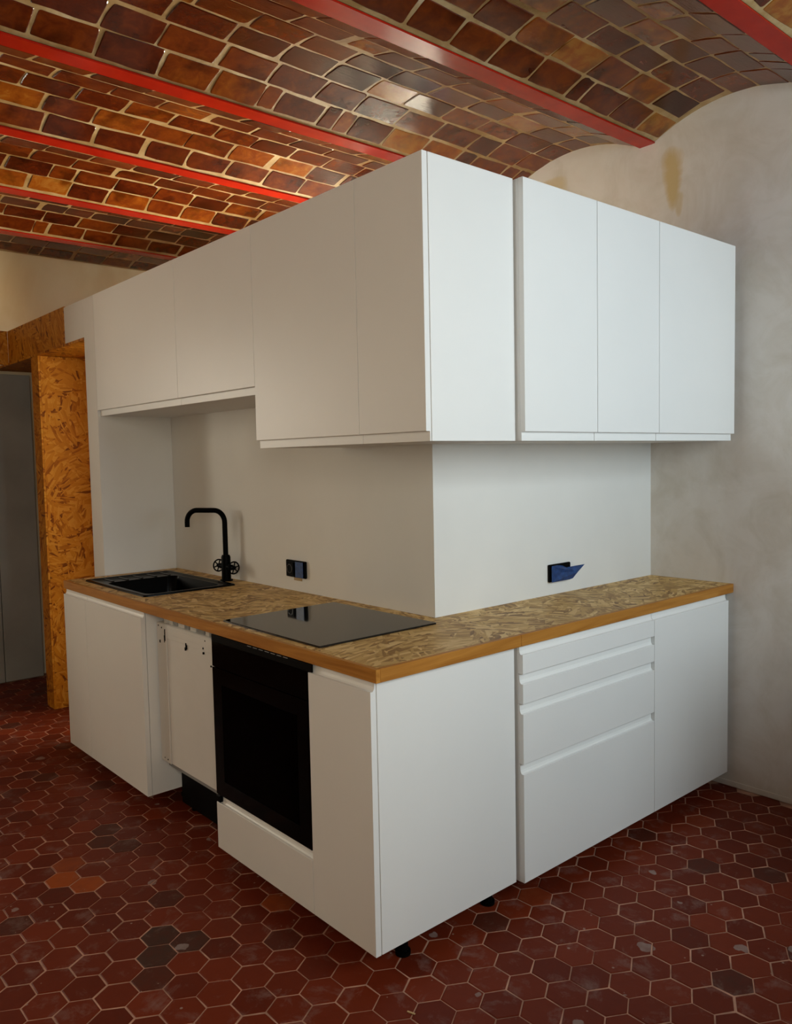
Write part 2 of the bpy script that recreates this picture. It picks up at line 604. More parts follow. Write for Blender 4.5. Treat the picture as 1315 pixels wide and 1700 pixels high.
mb.box(XL, w2['x0'], YB - 0.3, YB, -0.1, Z_TOP).box(w2['x1'], w['x0'], YB - 0.3, YB, -0.1, Z_TOP).box(w['x1'], XR, YB - 0.3, YB, -0.1, Z_TOP)
for w in (WIN_BACK, WIN_FILL):
    mb.box(w['x0'], w['x1'], YB - 0.3, YB, -0.1, w['z0']).box(w['x0'], w['x1'], YB - 0.3, YB, w['z1'], Z_TOP)
struct(mb, 'wall_back', 'cream')
struct(MB().box(XL - 0.3, XL, YB - 0.3, YF + 0.3, -0.1, Z_TOP), 'wall_left', 'cream')
struct(MB().box(XR - 0.005, XR, YB, 0.38, 0.0, 0.026, 0.002), 'baseboard_right', 'plaster')


def window(n, axis, c, a0, a1, z0, z1, inward):
    """casement with frame, mullion, one transom and four panes"""
    def bx(mb, p0, p1, q0, q1, d0, d1):
        lo, hi = sorted((c + d0 * inward, c + d1 * inward))
        return mb.box(p0, p1, lo, hi, q0, q1) if axis == 'y' else mb.box(lo, hi, p0, p1, q0, q1)
    fw = 0.05
    mb = MB()
    d0, d1 = -0.08, -0.03
    bx(mb, a0, a0 + fw, z0, z1, d0, d1); bx(mb, a1 - fw, a1, z0, z1, d0, d1)
    bx(mb, a0 + fw, a1 - fw, z0, z0 + fw, d0, d1); bx(mb, a0 + fw, a1 - fw, z1 - fw, z1, d0, d1)
    fr = struct(mb, 'window_%d' % n, 'cream_frame')
    ORG[fr] = Vector((0, 0, 0))
    mid = (a0 + a1) / 2
    zt = z0 + (z1 - z0) * 0.66
    mb = MB(); bx(mb, mid - 0.03, mid + 0.03, z0 + fw, z1 - fw, d0, d1)
    part(mb, 'mullion', 'cream_frame', fr)
    for p0, p1 in ((a0 + fw, mid - 0.03), (mid + 0.03, a1 - fw)):
        mb = MB(); bx(mb, p0, p1, zt - 0.015, zt + 0.015, d0, d1)
        part(mb, 'transom', 'cream_frame', fr)
        for q0, q1 in ((z0 + fw, zt - 0.015), (zt + 0.015, z1 - fw)):
            mb = MB(); bx(mb, p0, p1, q0, q1, -0.058, -0.054)
            part(mb, 'pane', 'pane', fr)


window(1, 'y', YB, WIN_BACK['x0'], WIN_BACK['x1'], WIN_BACK['z0'], WIN_BACK['z1'], 1)
window(4, 'y', YB, WIN_FILL['x0'], WIN_FILL['x1'], WIN_FILL['z0'], WIN_FILL['z1'], 1)  # unseen window added to carry the fill light
window(2, 'y', YF, WIN_FAR['x0'], WIN_FAR['x1'], WIN_FAR['z0'], WIN_FAR['z1'], -1)
window(3, 'x', XR, WIN_SIDE['y0'], WIN_SIDE['y1'], WIN_SIDE['z0'], WIN_SIDE['z1'], -1)

# kitchen partition (white), carries the wall cabinets
XW, YW = 0.6248, 0.3864
Y_END = 2.4757
struct(MB().box(XW, XW + 0.09, YW, 2.62, 0, 2.36), 'wall_splashback_left', 'white_wall')
struct(MB().box(XW + 0.09, XR, YW, YW + 0.09, 0, 2.36), 'wall_splashback_right', 'white_wall')
XU = 0.217
struct(MB().box(XU, XW, Y_END, 2.62, 0, 2.383, 0.002), 'wall_sink_end', 'white_wall')

# strand board passage beyond the kitchen
fl = MB().box(XU + 0.012, XU + 0.13, 2.62, 3.96, 2.19, 2.388)
hd = struct(fl, 'wall_passage', 'osb_x'); ORG[hd] = Vector((0, 0, 0))
part(MB().box(XU, XU + 0.012, 2.62, 2.905, 2.185, 2.383, 0.001), 'white_panel', 'white_wall', hd)
part(MB().box(XU, XU + 0.012, 2.906, 3.96, 2.185, 2.390, 0.001), 'header_board', 'osb_x', hd)
part(MB().box(XU + 0.0, 1.3, 2.62, 4.34, 2.172, 2.185, 0.001), 'soffit_board', 'osb_z', hd)
part(MB().box(XU + 0.012, 1.3, 3.385, 3.397, 0, 2.171, 0.001), 'jamb_board', 'osb_y', hd)
part(MB().box(XU + 0.012, 1.3, 3.50, 3.512, 0, 2.171, 0.001), 'jamb_board', 'osb_y', hd)
part(MB().box(XU, XU + 0.0115, 3.385, 3.512, 0, 2.171, 0.001), 'jamb_edge_board', 'osb_x', hd)
part(MB().box(1.29, 1.302, 2.62, 3.38, 0, 2.17), 'end_board', 'osb_x', hd)
part(MB().box(1.29, 1.302, 3.52, 4.34, 0, 2.17), 'end_board', 'osb_x', hd)
part(MB().box(-0.95, XU - 0.002, 3.96, 3.972, 2.172, 2.390, 0.001), 'header_board', 'osb_y', hd)

pd = thing('plank_door', 'grey painted plank door in the dark beyond the strand board post', 'door', (-0.2, 4.27, 0))
PX = [-0.86, -0.60, -0.34, -0.083, 0.1757, 0.4347]
for a, b in zip(PX[:-1], PX[1:]):
    part(MB().box(a + 0.002, b - 0.002, 4.2565, 4.282, 0.006, 2.142, 0.003), 'plank', 'grey_paint', pd)
part(MB().box(-0.86, 0.43, 4.283, 4.31, 0.25, 0.37), 'ledge', 'grey_paint', pd)
part(MB().box(-0.86, 0.43, 4.283, 4.31, 1.75, 1.87), 'ledge', 'grey_paint', pd)

# ------------------------------------------------------------------ floor: hexagonal terracotta tiles
flo = MB().box(XL, XR + 0.0, YB, YF, -0.12, -0.0016)
floor = struct(flo, 'floor', 'grout'); ORG[floor] = Vector((0, 0, 0))
S = 0.1107                      # flat to flat
rowh = S * math.sqrt(3) / 2
rt = random.Random(11)
O0 = (0.5335, -0.4865)
special = [((-0.4346, 1.2655), 1.0), ((-0.3755, 1.1696), 0.98), ((-0.3843, 1.3551), 0.9), ((-0.3607, 0.614), 0.07), ((-0.3091, 0.5148), 0.09),
           ((-0.41, 0.53), 0.07), ((-0.30, 0.24), 0.05), ((0.06, 0.55), 0.9)]


def hexpts(cx, cy, rr, jit, rnd):
    return [(cx + rr * math.sin(math.pi / 3 * k) + rnd.uniform(-jit, jit), cy + rr * math.cos(math.pi / 3 * k) + rnd.uniform(-jit, jit)) for k in range(6)]


def add_tile(bm, lay, cx, cy, tone, rnd):
    rr = S / math.sqrt(3) - 0.0023
    zt = rnd.uniform(-0.0009, 0.0009)
    tx, ty = rnd.uniform(-0.010, 0.010), rnd.uniform(-0.010, 0.010)
    o = hexpts(cx, cy, rr, 0.0010, rnd)

    def zz(x, y, d):
        return zt + (x - cx) * tx + (y - cy) * ty - d
    ins = [(cx + (x - cx) * 0.955, cy + (y - cy) * 0.955) for x, y in o]
    v0 = [bm.verts.new((x, y, -0.012)) for x, y in o]
    v1 = [bm.verts.new((x, y, zz(x, y, 0.0012))) for x, y in o]
    v2 = [bm.verts.new((x, y, zz(x, y, 0.0))) for x, y in ins]
    fs = [bm.faces.new(v2[::-1])]
    for i in range(6):
        j = (i + 1) % 6
        fs.append(bm.faces.new((v1[i], v2[i], v2[j], v1[j])))
        fs.append(bm.faces.new((v0[i], v1[i], v1[j], v0[j])))
    for q in v0 + v1 + v2:
        q[lay] = tone


def tile_tone(cx, cy):
    t = min(0.80, max(0.16, rt.gauss(0.50, 0.13)))
    if rt.random() < 0.035:
        t = 0.17
    for (sx, sy), tv in special:
        if (cx - sx) ** 2 + (cy - sy) ** 2 < (S * 0.5) ** 2:
            t = tv
    return t


tiles = []
for j in range(-60, 62):
    for i in range(-60, 60):
        cx = O0[0] + (i + 0.5 * (j & 1)) * S
        cy = O0[1] + j * rowh
        if XL + 0.05 < cx < XR - 0.035 and YB + 0.05 < cy < YF - 0.05:
            tiles.append((cx, cy, tile_tone(cx, cy)))


def floor_rank(t):
    cx, cy, _ = t
    p = pix((cx, cy, 0))
    if p is None or not (-25 < p[0] < 1340 and p[1] < 1725):
        return 1e9
    if cx > 0.12 and cy > 0.06 or (cx > 0.66 and cy > 0.02):
        return 1e9
    return p[2]


tiles.sort(key=floor_rank)
picked = [t for t in tiles[:300] if floor_rank(t) < 1e8]


def finish(bm, name, mat, parent, smooth=False):
    bmesh.ops.recalc_face_normals(bm, faces=bm.faces[:])
    me = bpy.data.meshes.new(name)
    bm.to_mesh(me); bm.free()
    o = bpy.data.objects.new(name, me)
    COL.objects.link(o)
    me.materials.append(M[mat])
    o.parent = parent
    ORG[o] = Vector((0, 0, 0))
    return o


for t in picked:
    bm = bmesh.new(); lay = bm.verts.layers.float.new('tone')
    add_tile(bm, lay, *t, rt)
    finish(bm, 'tile', 'tile', floor)
bm = bmesh.new(); lay = bm.verts.layers.float.new('tone')
for t in tiles[len(picked):]:
    add_tile(bm, lay, *t, rt)
o = finish(bm, 'distant_tiles', 'tile', floor)
o['kind'] = 'stuff'

# ------------------------------------------------------------------ ceiling: brick vaults between red beams
BEAMS = [-2.05, -1.23, -0.41, 0.405, 1.252, 2.05, 2.845, 3.66]
FW = 0.040
spans = [(YB + 0.0, BEAMS[0] - FW)] + [(a + FW, b - FW) for a, b in zip(BEAMS[:-1], BEAMS[1:])] + [(BEAMS[-1] + FW, YF - 0.014)]


def vault(k, t):
    """point (y, z) and downward normal at parameter t of span k; the end spans are half vaults"""
    y0, y1 = spans[k]
    lo, hi = 0.0, 1.0
    y = y0 + (y1 - y0) * t
    full = BEAMS[1] - BEAMS[0] - 2 * FW
    if k == 0:
        u0, u1 = 1 - (y1 - y0) / full, 1.0
    elif k == len(spans) - 1:
        u0, u1 = 0.0, min(1.0, (y1 - y0) / full)
    else:
        u0, u1 = 0.0, 1.0
    u = u0 + (u1 - u0) * t
    s = 2 * u - 1
    z = Z_SPRING + RISE * (1 - s * s)
    dzdy = RISE * (-2 * s) * 2 * (u1 - u0) / (y1 - y0)
    n = Vector((0, dzdy, -1)).normalized()
    return Vector((0, y, z)), n


bm = bmesh.new()
for k in range(len(spans)):
    prev = None
    for i in range(17):
        p, n = vault(k, i / 16)
        q = (bm.verts.new((XL, p.y, p.z)), bm.verts.new((XR, p.y, p.z)), bm.verts.new((XR, p.y, Z_TOP)), bm.verts.new((XL, p.y, Z_TOP)))
        if prev:
            bm.faces.new((prev[0], prev[1], q[1], q[0]))
            bm.faces.new((prev[3], q[3], q[2], prev[2]))
        prev = q
mbc = MB(); mbc.bm.free(); mbc.bm = bm
for yb in BEAMS:
    mbc.box(XL, XR, yb - FW - 0.001, yb + FW + 0.001, Z_SPRING + 0.004, Z_TOP)
bmc_normals = None
me = bpy.data.meshes.new('ceiling')
bm.to_mesh(me); bm.free()
ceiling = bpy.data.objects.new('ceiling', me)
COL.objects.link(ceiling)
me.materials.append(M['mortar'])
ceiling['kind'] = 'structure'
ORG[ceiling] = Vector((0, 0, 0))

rb = random.Random(5)


def add_brick(bm, lay, k, t, u0, u1, v0, v1, tone, rnd):
    """brick from u0..u1 along x, v0..v1 across (relative to the row centre), on vault k at parameter t"""
    c, n = vault(k, t)
    X = Vector((1, 0, 0)); V = n.cross(X).normalized()
    if V.y < 0:
        V = -V
    cu = (u0 + u1) / 2
    hu, hv = (u1 - u0) / 2, (v1 - v0) / 2
    j = lambda a: rnd.uniform(-a, a)
    cr = min(0.008, hu * 0.35, hv * 0.35)
    out = []
    crn = {}
    for sx, sy in ((-1, -1), (1, -1), (1, 1), (-1, 1)):
        crn[sx, sy] = (sx * hu + j(0.005), sy * hv + j(0.0045), cr * rnd.uniform(0.25, 1.2) * (3.2 if rnd.random() < 0.07 else 1))
    order = ((-1, -1), (1, -1), (1, 1), (-1, 1))
    for q, (sx, sy) in enumerate(order):
        ax, ay, r1 = crn[sx, sy]
        r1 = min(r1, hu * 0.6, hv * 0.6)
        along_x, along_y = (ax - sx * r1, ay), (ax, ay - sy * r1)
        mid = (ax - sx * r1 * 0.28, ay - sy * r1 * 0.28)
        out += [along_y, mid, along_x] if sx == sy else [along_x, mid, along_y]
        nx, ny, _ = crn[order[(q + 1) % 4]]
        # uneven edges: two extra points on the long sides, one on the short ones
        for f in ((0.35, 0.68) if sx != order[(q + 1) % 4][0] else (0.5,)):
            out.append((ax + (nx - ax) * f + (0 if sx != order[(q + 1) % 4][0] else j(0.003)),
                        ay + (ny - ay) * f + (j(0.0035) if sx != order[(q + 1) % 4][0] else 0)))
    proud = rnd.uniform(0.002, 0.0052)
    tu, tv = j(0.005), j(0.009)
    ctr = c + X * cu + V * ((v0 + v1) / 2)

    def P(a, b, d):
        d = d + a * tu + b * tv
        return ctr + X * a + V * b + n * d
    n_ = len(out)
    b0 = [bm.verts.new(P(a, b, -0.012)) for a, b in out]
    b1 = [bm.verts.new(P(a, b, proud - 0.0022)) for a, b in out]
    b2 = []
    for a, b in out:
        sa = max(0.0, abs(a) - 0.0028) * (1 if a > 0 else -1)
        sb = max(0.0, abs(b) - 0.0028) * (1 if b > 0 else -1)
        b2.append(bm.verts.new(P(sa, sb, proud)))
    bm.faces.new(b2)
    for i in range(n_):
        q = (i + 1) % n_
        bm.faces.new((b1[i], b1[q], b2[q], b2[i]))
        bm.faces.new((b0[i], b0[q], b1[q], b1[i]))
    for v in b0 + b1 + b2:
        v[lay] = tone


bricks = []
for k, (y0, y1) in enumerate(spans):
    nrow = max(1, round((y1 - y0) / 0.125))
    dv = (y1 - y0) / nrow
    shift = rb.uniform(0, 0.2)
    for r_ in range(nrow):
        t = (r_ + 0.5) / nrow
        _, n = vault(k, t)
        arc = dv / max(0.6, -n.z)
        shift += rb.choice((0.095, 0.115, 0.13, 0.075))
        x = XL + (shift % 0.235)
        edge_row = r_ in (0, nrow - 1)
        while x < XR - 0.02:
            L = rb.uniform(0.192, 0.224)
            q = rb.random()
            if edge_row and q < 0.16:
                L = rb.uniform(0.065, 0.10)
            elif q < 0.06:
                L = rb.uniform(0.10, 0.15)
            jn = rb.uniform(0.008, 0.015) if rb.random() > 0.08 else rb.uniform(0.022, 0.036)
            x1 = min(x + L, XR - 0.004)
            if x1 - x > 0.03:
                gj = rb.uniform(0.0035, 0.006)
                v0, v1 = -arc / 2 + gj, arc / 2 - rb.uniform(0.0035, 0.006)
                if edge_row and r_ == 0:
                    v0 += 0.010
                if edge_row and r_ == nrow - 1:
                    v1 -= 0.010
                if rb.random() < 0.08:
                    v1 -= rb.uniform(0.006, 0.018)
                tone = min(0.98, max(0.0, rb.gauss(0.40, 0.19)))
                if rb.random() < 0.04:
                    tone = 0.93
                bricks.append((k, t, x, x1, v0, v1, tone))
            x = x1 + jn


def brick_rank(b):
    p0, n = vault(b[0], b[1])
    p = pix((0.5 * (b[2] + b[3]), p0.y, p0.z))
    if p is None or not (-40 < p[0] < 1355 and -40 < p[1] < 560):
        return 1e9
    x, y, z = p
    lim = 247 + (705 - x) * 0.44 if x < 705 else 247 + (x - 705) * 0.31
    if y > lim + 8:
        return 1e9
    return z


bricks.sort(key=brick_rank)
pickb = [b for b in bricks[:300] if brick_rank(b) < 1e8]
for b in pickb:
    bm = bmesh.new(); lay = bm.verts.layers.float.new('tone')
    add_brick(bm, lay, *b, rb)
    finish(bm, 'brick', 'brick', ceiling)
bm = bmesh.new(); lay = bm.verts.layers.float.new('tone')
for b in bricks[len(pickb):]:
    add_brick(bm, lay, *b, rb)
o = finish(bm, 'distant_bricks', 'brick', ceiling)
o['kind'] = 'stuff'

LAB = {2: 'red steel ceiling beam crossing the top right corner of the picture',
       3: 'red steel ceiling beam ending on the grey plaster wall',
       4: 'red steel ceiling beam disappearing behind the corner wall cabinet, left of the varnish glare',
       5: 'red steel ceiling beam, fourth counted from the top right corner',
       6: 'red steel ceiling beam, second nearest to the cream far wall',
       7: 'red steel ceiling beam nearest to the cream far wall',
       0: 'red steel ceiling beam behind the viewer nearest the back window', 1: 'red steel ceiling beam above the viewer'}
for i, yb in enumerate(BEAMS):
    zb = 2.9465
    fw_, ft, wt, H = FW, 0.007, 0.006, 0.16
    pr = [(-fw_, 0), (fw_, 0), (fw_, ft), (wt, ft + 0.004), (wt, H - ft), (fw_, H - ft), (fw_, H), (-fw_, H), (-fw_, H - ft), (-wt, H - ft), (-wt, ft + 0.004), (-fw_, ft)]
    mb = MB().prism(pr, lambda a, b: (XL + 0.001, yb + a, zb + b), lambda a, b: (XR - 0.001, yb + a, zb + b))
    o = mb.build('steel_beam', 'red', None, ((XL + XR) / 2, yb, zb))
    tag(o, LAB[i], 'beam', 'red steel beams of the brick ceiling')


# ------------------------------------------------------------------ cabinet fronts
def front_profile(zlo, zedge, zlip, top=True, th=0.02):
    """outline (depth behind the front plane, height): slab with a scooped grip at the top or bottom edge"""
    s = 1 if top else -1
    g = zedge
    if not top:
        return [(0.0012, zlo), (0.0, zlo - 0.0012), (0.0, g + 0.0012), (0.0012, g), (0.0145, g), (0.0155, g - 0.001), (0.0155, zlip), (th, zlip), (th, zlo)]
    pts = [(0.0012, zlo), (0.0, zlo + 0.0012), (0.0, g - 0.001), (0.001, g), (0.0035, g - 0.0012), (0.009, g - 0.0002),
           (0.0125, g + 0.004), (0.0148, g + 0.011), (0.0155, zlip), (th, zlip), (th, zlo)]
    return pts


def front_left(x0, ya, yb, zlo, zedge, zlip, top=True):
    pr = front_profile(zlo, zedge, zlip, top)
    return MB().prism(pr, lambda d, z: (x0 + d, ya, z), lambda d, z: (x0 + d, yb, z))


def front_right(y0, xa, xb, zlo, zedge, zlip, top=True):
    pr = front_profile(zlo, zedge, zlip, top)
    return MB().prism(pr, lambda d, z: (xa, y0 + d, z), lambda d, z: (xb, y0 + d, z))


def legs(root, spots, mat='black_plastic'):
    for x, y in spots:
        mb = MB()
        mb.tube([(x, y, 0.0), (x, y, 0.012), (x, y, 0.0121), (x, y, 0.07), (x, y, 0.0701), (x, y, 0.0795)], [0.024, 0.024, 0.016, 0.016, 0.026, 0.026], 16)
        part(mb, 'leg', mat, root)


ZB, ZE, ZL = 0.080, 0.8555, 0.8835
G = 0.0013
# --- corner base cabinet (its end panel faces the window)
t = thing('base_cabinet', 'white base cabinet at the outer corner, narrow door and wide plain end panel', 'cabinet', (0.3, 0.15, 0), 'white base cabinets')
part(MB().box(0.0225, 0.6105, 0.018, 0.302, ZB, 0.883), 'body', 'carcass', t)
part(MB().box(0.0225, 0.6125, 0.0, 0.0175, ZB, 0.883, 0.0008), 'end_panel', 'white', t)
part(front_left(0.0, 0.001, 0.3045, ZB, ZE, ZL), 'door', 'white', t)
legs(t, [(0.155, 0.062), (0.55, 0.075), (0.155, 0.26), (0.55, 0.26)])
# --- oven housing with drawer
t = thing('oven_cabinet', 'white oven housing with a low drawer under the black oven', 'cabinet', (0.3, 0.613, 0), 'white base cabinets')
mb = MB().box(0.0225, 0.60, 0.3035, 0.3065, ZB, 0.883).box(0.0225, 0.60, 0.916, 0.919, ZB, 0.883).box(0.0225, 0.60, 0.3065, 0.916, ZB, 0.284)
part(mb, 'body', 'carcass', t)
part(front_left(0.0, 0.3075, 0.9195, ZB, 0.2545, 0.2815), 'drawer', 'white', t)
legs(t, [(0.12, 0.35), (0.12, 0.87), (0.55, 0.35), (0.55, 0.87)])
# --- oven
t = thing('oven', 'black built-in oven with a dark glass door under the hob', 'oven', (0.3, 0.613, 0.285))
mb = MB()
oy0, oy1 = 0.3085, 0.9165
mb.box(0.022, 0.56, oy0, oy0 + 0.03, 0.2855, 0.875).box(0.022, 0.56, oy1 - 0.03, oy1, 0.2855, 0.875)
mb.box(0.022, 0.56, oy0 + 0.03, oy1 - 0.03, 0.2855, 0.33).box(0.022, 0.56, oy0 + 0.03, oy1 - 0.03, 0.76, 0.875).box(0.53, 0.56, oy0 + 0.03, oy1 - 0.03, 0.33, 0.76)
part(mb, 'housing', 'cavity', t)
mb = MB()
gy0, gy1, gz0, gz1 = 0.372, 0.855, 0.345, 0.705
mb.box(0.0, 0.02, oy0, gy0, 0.2865, 0.762).box(0.0, 0.02, gy1, oy1 + 0.002, 0.2865, 0.762)
mb.box(0.0, 0.02, gy0, gy1, 0.2865, gz0).box(0.0, 0.02, gy0, gy1, gz1, 0.762)
dr = part(mb, 'door', 'black_gloss', t)
part(MB().box(0.002, 0.006, gy0, gy1, gz0, gz1), 'glass', 'oven_pane', dr)
part(MB().box(0.0, 0.02, oy0, oy1 + 0.002, 0.7645, 0.857, 0.001), 'control_panel', 'black_gloss', t)
part(MB().box(-0.0005, 0.005, 0.284, oy1 + 0.001, 0.8578, 0.8825, 0.0005), 'vent_strip', 'black_plastic', t)
mb = MB()
for i in range(7):
    y = 0.415 + i * 0.037
    part(MB().box(-0.002, -0.0006, y, y + 0.025, 0.8795, 0.8815), 'vent_slot', 'grey_plastic', t)
part(MB().box(-0.001, 0.01, 0.9105, 0.921, 0.7625, 0.7655), 'spacer_glint', 'dw_white', t)  # white stands in for a small highlight at the ledge's left end
part(MB().box(-0.0015, 0.014, 0.8945, 0.9215, 0.256, 0.281, 0.002), 'bracket', 'black_plastic', t)
for z in (0.57, 0.42):
    mb = MB()
    for y in (oy0 + 0.035, oy1 - 0.035):
        mb.tube([(0.05, y, z), (0.52, y, z)], 0.004, 6)
    for x in (0.05, 0.52):
        mb.tube([(x, oy0 + 0.035, z), (x, oy1 - 0.035, z)], 0.004, 6)
    for i in range(22):
        y = oy0 + 0.055 + i * (oy1 - oy0 - 0.11) / 21
        mb.tube([(0.05, y, z), (0.52, y, z)], 0.0022, 5)
    part(mb, 'rack', 'wire', t)
# --- dishwasher without its front
t = thing('dishwasher', 'built-in dishwasher with a bare white door and no kitchen front', 'dishwasher', (0.35, 1.225, 0))
dx = 0.0655
dy0, dy1 = 0.927, 1.5265
mb = MB().box(dx + 0.03, 0.61, dy0 + 0.01, dy1 - 0.004, 0.20, 0.832)
part(mb, 'body', 'grey_plastic', t)
mb = MB().box(0.14, 0.60, dy0 + 0.01, dy1 - 0.03, 0.03, 0.199)
part(mb, 'base', 'black_plastic', t)
for x in (0.18, 0.55):
    for y in (dy0 + 0.06, dy1 - 0.08):
        part(MB().tube([(x, y, 0.0), (x, y, 0.03)], 0.02, 12), 'foot', 'black_plastic', t)
dr = part(MB().box(dx + 0.004, dx + 0.03, dy0, dy1, 0.2325, 0.834, 0.003), 'door', 'dw_white', t)
part(MB().box(dx, dx + 0.0039, 1.437, dy1, 0.2325, 0.833, 0.0015), 'side_fold', 'dw_white', dr)
part(MB().box(dx + 0.001, dx + 0.0039, dy0, 1.437, 0.775, 0.832, 0.001), 'top_fold', 'dw_white', dr)
part(MB().box(dx - 0.001, dx + 0.0009, 1.00, 1.395, 0.795, 0.822, 0.0008), 'grip_plate', 'dw_white', dr)
mb = MB()
for y, z, w_, h in ((1.445, 0.762, 0.006, 0.05), (1.452, 0.755, 0.004, 0.03), (1.492, 0.748, 0.008, 0.012), (1.255, 0.757, 0.006, 0.026), (1.262, 0.752, 0.006, 0.012),
                   (1.505, 0.818, 0.005, 0.006), (1.475, 0.812, 0.005, 0.006), (1.11, 0.782, 0.005, 0.007), (1.11, 0.762, 0.006, 0.008), (1.05, 0.722, 0.006, 0.006), (1.09, 0.815, 0.006, 0.006),
                   (1.49, 0.247, 0.004, 0.004), (1.46, 0.245, 0.005, 0.005)):
    part(MB().box(dx - 0.0016, dx + 0.006, y, y + w_, z, z + h), 'screw_hole', 'black_plastic', dr)
mb = MB(); mb.tube([(0.10, 1.475, 0.833), (0.10, 1.475, 0.862)], 0.022, 14)
part(mb, 'cap', 'dw_white', t, True)
mb = MB()
for y0_, y1_, h in ((1.36, 1.40, 0.866), (1.26, 1.29, 0.862), (1.13, 1.19, 0.858), (0.99, 1.08, 0.868)):
    part(MB().box(0.083, 0.11, y0_, y1_, 0.8325, h, 0.001), 'control_unit', 'grey_plastic', t)
mb = MB()
for y0_, y1_, h in ((1.405, 1.44, 0.868), (1.30, 1.355, 0.868), (1.2, 1.25, 0.868), (1.09, 1.12, 0.866), (0.94, 0.98, 0.868)):
    part(MB().box(0.082, 0.11, y0_, y1_, 0.8325, h, 0.001), 'control_cover', 'dw_white', t)
part(MB().box(dx - 0.006, dx + 0.003, 0.985, 1.0, 0.812, 0.84, 0.002), 'latch', 'dw_white', t)
# --- sink base cabinets
t = thing('base_cabinet', 'white base cabinet under the sink, next to the bare dishwasher', 'cabinet', (0.3, 1.86, 0), 'white base cabinets')
mb = MB()
mb.box(0.0225, 0.60, 1.5365, 1.5525, ZB, 0.883).box(0.0225, 0.09, 2.158, 2.174, ZB, 0.883).box(0.09, 0.60, 2.158, 2.174, ZB, 0.72)
mb.box(0.0225, 0.60, 1.5525, 2.158, ZB, ZB + 0.016).box(0.584, 0.60, 1.5525, 2.158, ZB + 0.016, 0.70)
part(mb, 'body', 'white', t)
part(front_left(0.0, 1.536, 2.1745, ZB, ZE, ZL), 'door', 'white', t)
legs(t, [(0.22, 1.62), (0.22, 2.11), (0.55, 1.60), (0.55, 2.11)])
t = thing('base_cabinet', 'narrow white base cabinet at the far end of the run, beside the strand board post', 'cabinet', (0.3, 2.32, 0), 'white base cabinets')
mb = MB().box(0.0225, 0.09, 2.176, 2.474, ZB, 0.883).box(0.09, 0.60, 2.176, 2.19, ZB, 0.72).box(0.09, 0.60, 2.19, 2.474, ZB, ZB + 0.016).box(0.09, 0.60, 2.46, 2.474, ZB + 0.016, 0.883)
part(mb, 'body', 'carcass', t)
part(front_left(0.0, 2.177, 2.4705, ZB, ZE, ZL), 'door', 'white', t)
legs(t, [(0.12, 2.22), (0.12, 2.44), (0.55, 2.22), (0.55, 2.44)])
# --- right run: drawers and door, shallow cabinets
YR = -0.0262
xa, xb_, xc = 0.6240, 1.4215, 2.0205
t = thing('drawer_cabinet', 'wide white base cabinet with four drawers of two low and two deep fronts', 'cabinet', (1.02, 0.15, 0), 'white base cabinets')
part(MB().box(xa, xb_ - 0.002, -0.0055, 0.3855, ZB, 0.883), 'body', 'carcass', t)
for z0, ze, zl in ((0.7905, 0.8555, 0.8835), (0.690, 0.7575, 0.7885), (0.4865, 0.656, 0.688), (ZB, 0.4525, 0.4845)):
    part(front_right(YR, xa + 0.001, xb_ - 0.0015, z0, ze, zl), 'drawer', 'white', t)
legs(t, [(xa + 0.05, 0.16), (xb_ - 0.06, 0.16), (xa + 0.05, 0.34), (xb_ - 0.06, 0.34)])
t = thing('base_cabinet', 'white base cabinet with one door against the grey plaster wall', 'cabinet', (1.72, 0.15, 0), 'white base cabinets')
part(MB().box(xb_ - 0.001, xc, -0.0055, 0.3855, ZB, 0.883), 'body', 'carcass', t)
part(front_right(YR, xb_ + 0.0005, xc, ZB, ZE, ZL), 'door', 'white', t)
part(MB().box(xc + 0.001, XR - 0.002, 0.004, 0.020, ZB, 0.883), 'filler', 'grey_plastic', t)
legs(t, [(xb_ + 0.06, 0.16), (xc - 0.06, 0.16), (xb_ + 0.06, 0.34), (xc - 0.06, 0.34)])

# ------------------------------------------------------------------ worktop
Z0, Z1 = 0.8846, 0.9239
SK = dict(x0=0.100, x1=0.490, y0=1.680, y1=2.30)
t = thing('worktop', 'strand board worktop with oak edging running around the corner', 'worktop', (0.5, 0.6, Z0))
E_ = 0.016
mb = MB()
mb.box(E_, SK['x0'], YR + E_, 2.4665, Z0, Z1).box(SK['x1'], XW - 0.0005, YW, 2.4665, Z0, Z1)
mb.box(SK['x0'], SK['x1'], YR + E_, SK['y0'], Z0, Z1).box(SK['x0'], SK['x1'], SK['y1'], 2.4665, Z0, Z1)
mb.box(SK['x1'], XR - 0.0005, YR + E_, YW - 0.0005, Z0, Z1)
part(mb, 'slab', 'osb_top', t)
part(MB().box(0.0, E_, YR, 2.4665, Z0, Z1, 0.0012), 'edge_strip', 'oak_y', t)
part(MB().box(E_, 0.619, YR, YR + E_, Z0, Z1, 0.0012), 'edge_strip', 'oak_x', t)
part(MB().box(0.620, XR - 0.0005, YR, YR + E_, Z0, Z1, 0.0012), 'edge_strip', 'oak_x', t)


# ------------------------------------------------------------------ sink, tap, hob
def rrect(x0, x1, y0, y1, r, n=6):
    pts = []
    for cx, cy, a0 in ((x1 - r, y1 - r, 0), (x0 + r, y1 - r, 90), (x0 + r, y0 + r, 180), (x1 - r, y0 + r, 270)):
        for i in range(n + 1):
            a = R(a0 + 90 * i / n)
            pts.append((cx + r * math.cos(a), cy + r * math.sin(a)))
    return pts


def loft(mb, loops, cap=True):
    n = len(loops[0])
    rows = [[mb.bm.verts.new(p) for p in lp] for lp in loops]
    for a, b in zip(rows[:-1], rows[1:]):
        for i in range(n):
            mb.bm.faces.new((a[i], a[(i + 1) % n], b[(i + 1) % n], b[i]))
    if cap:
        mb.bm.faces.new(rows[-1])
    return mb


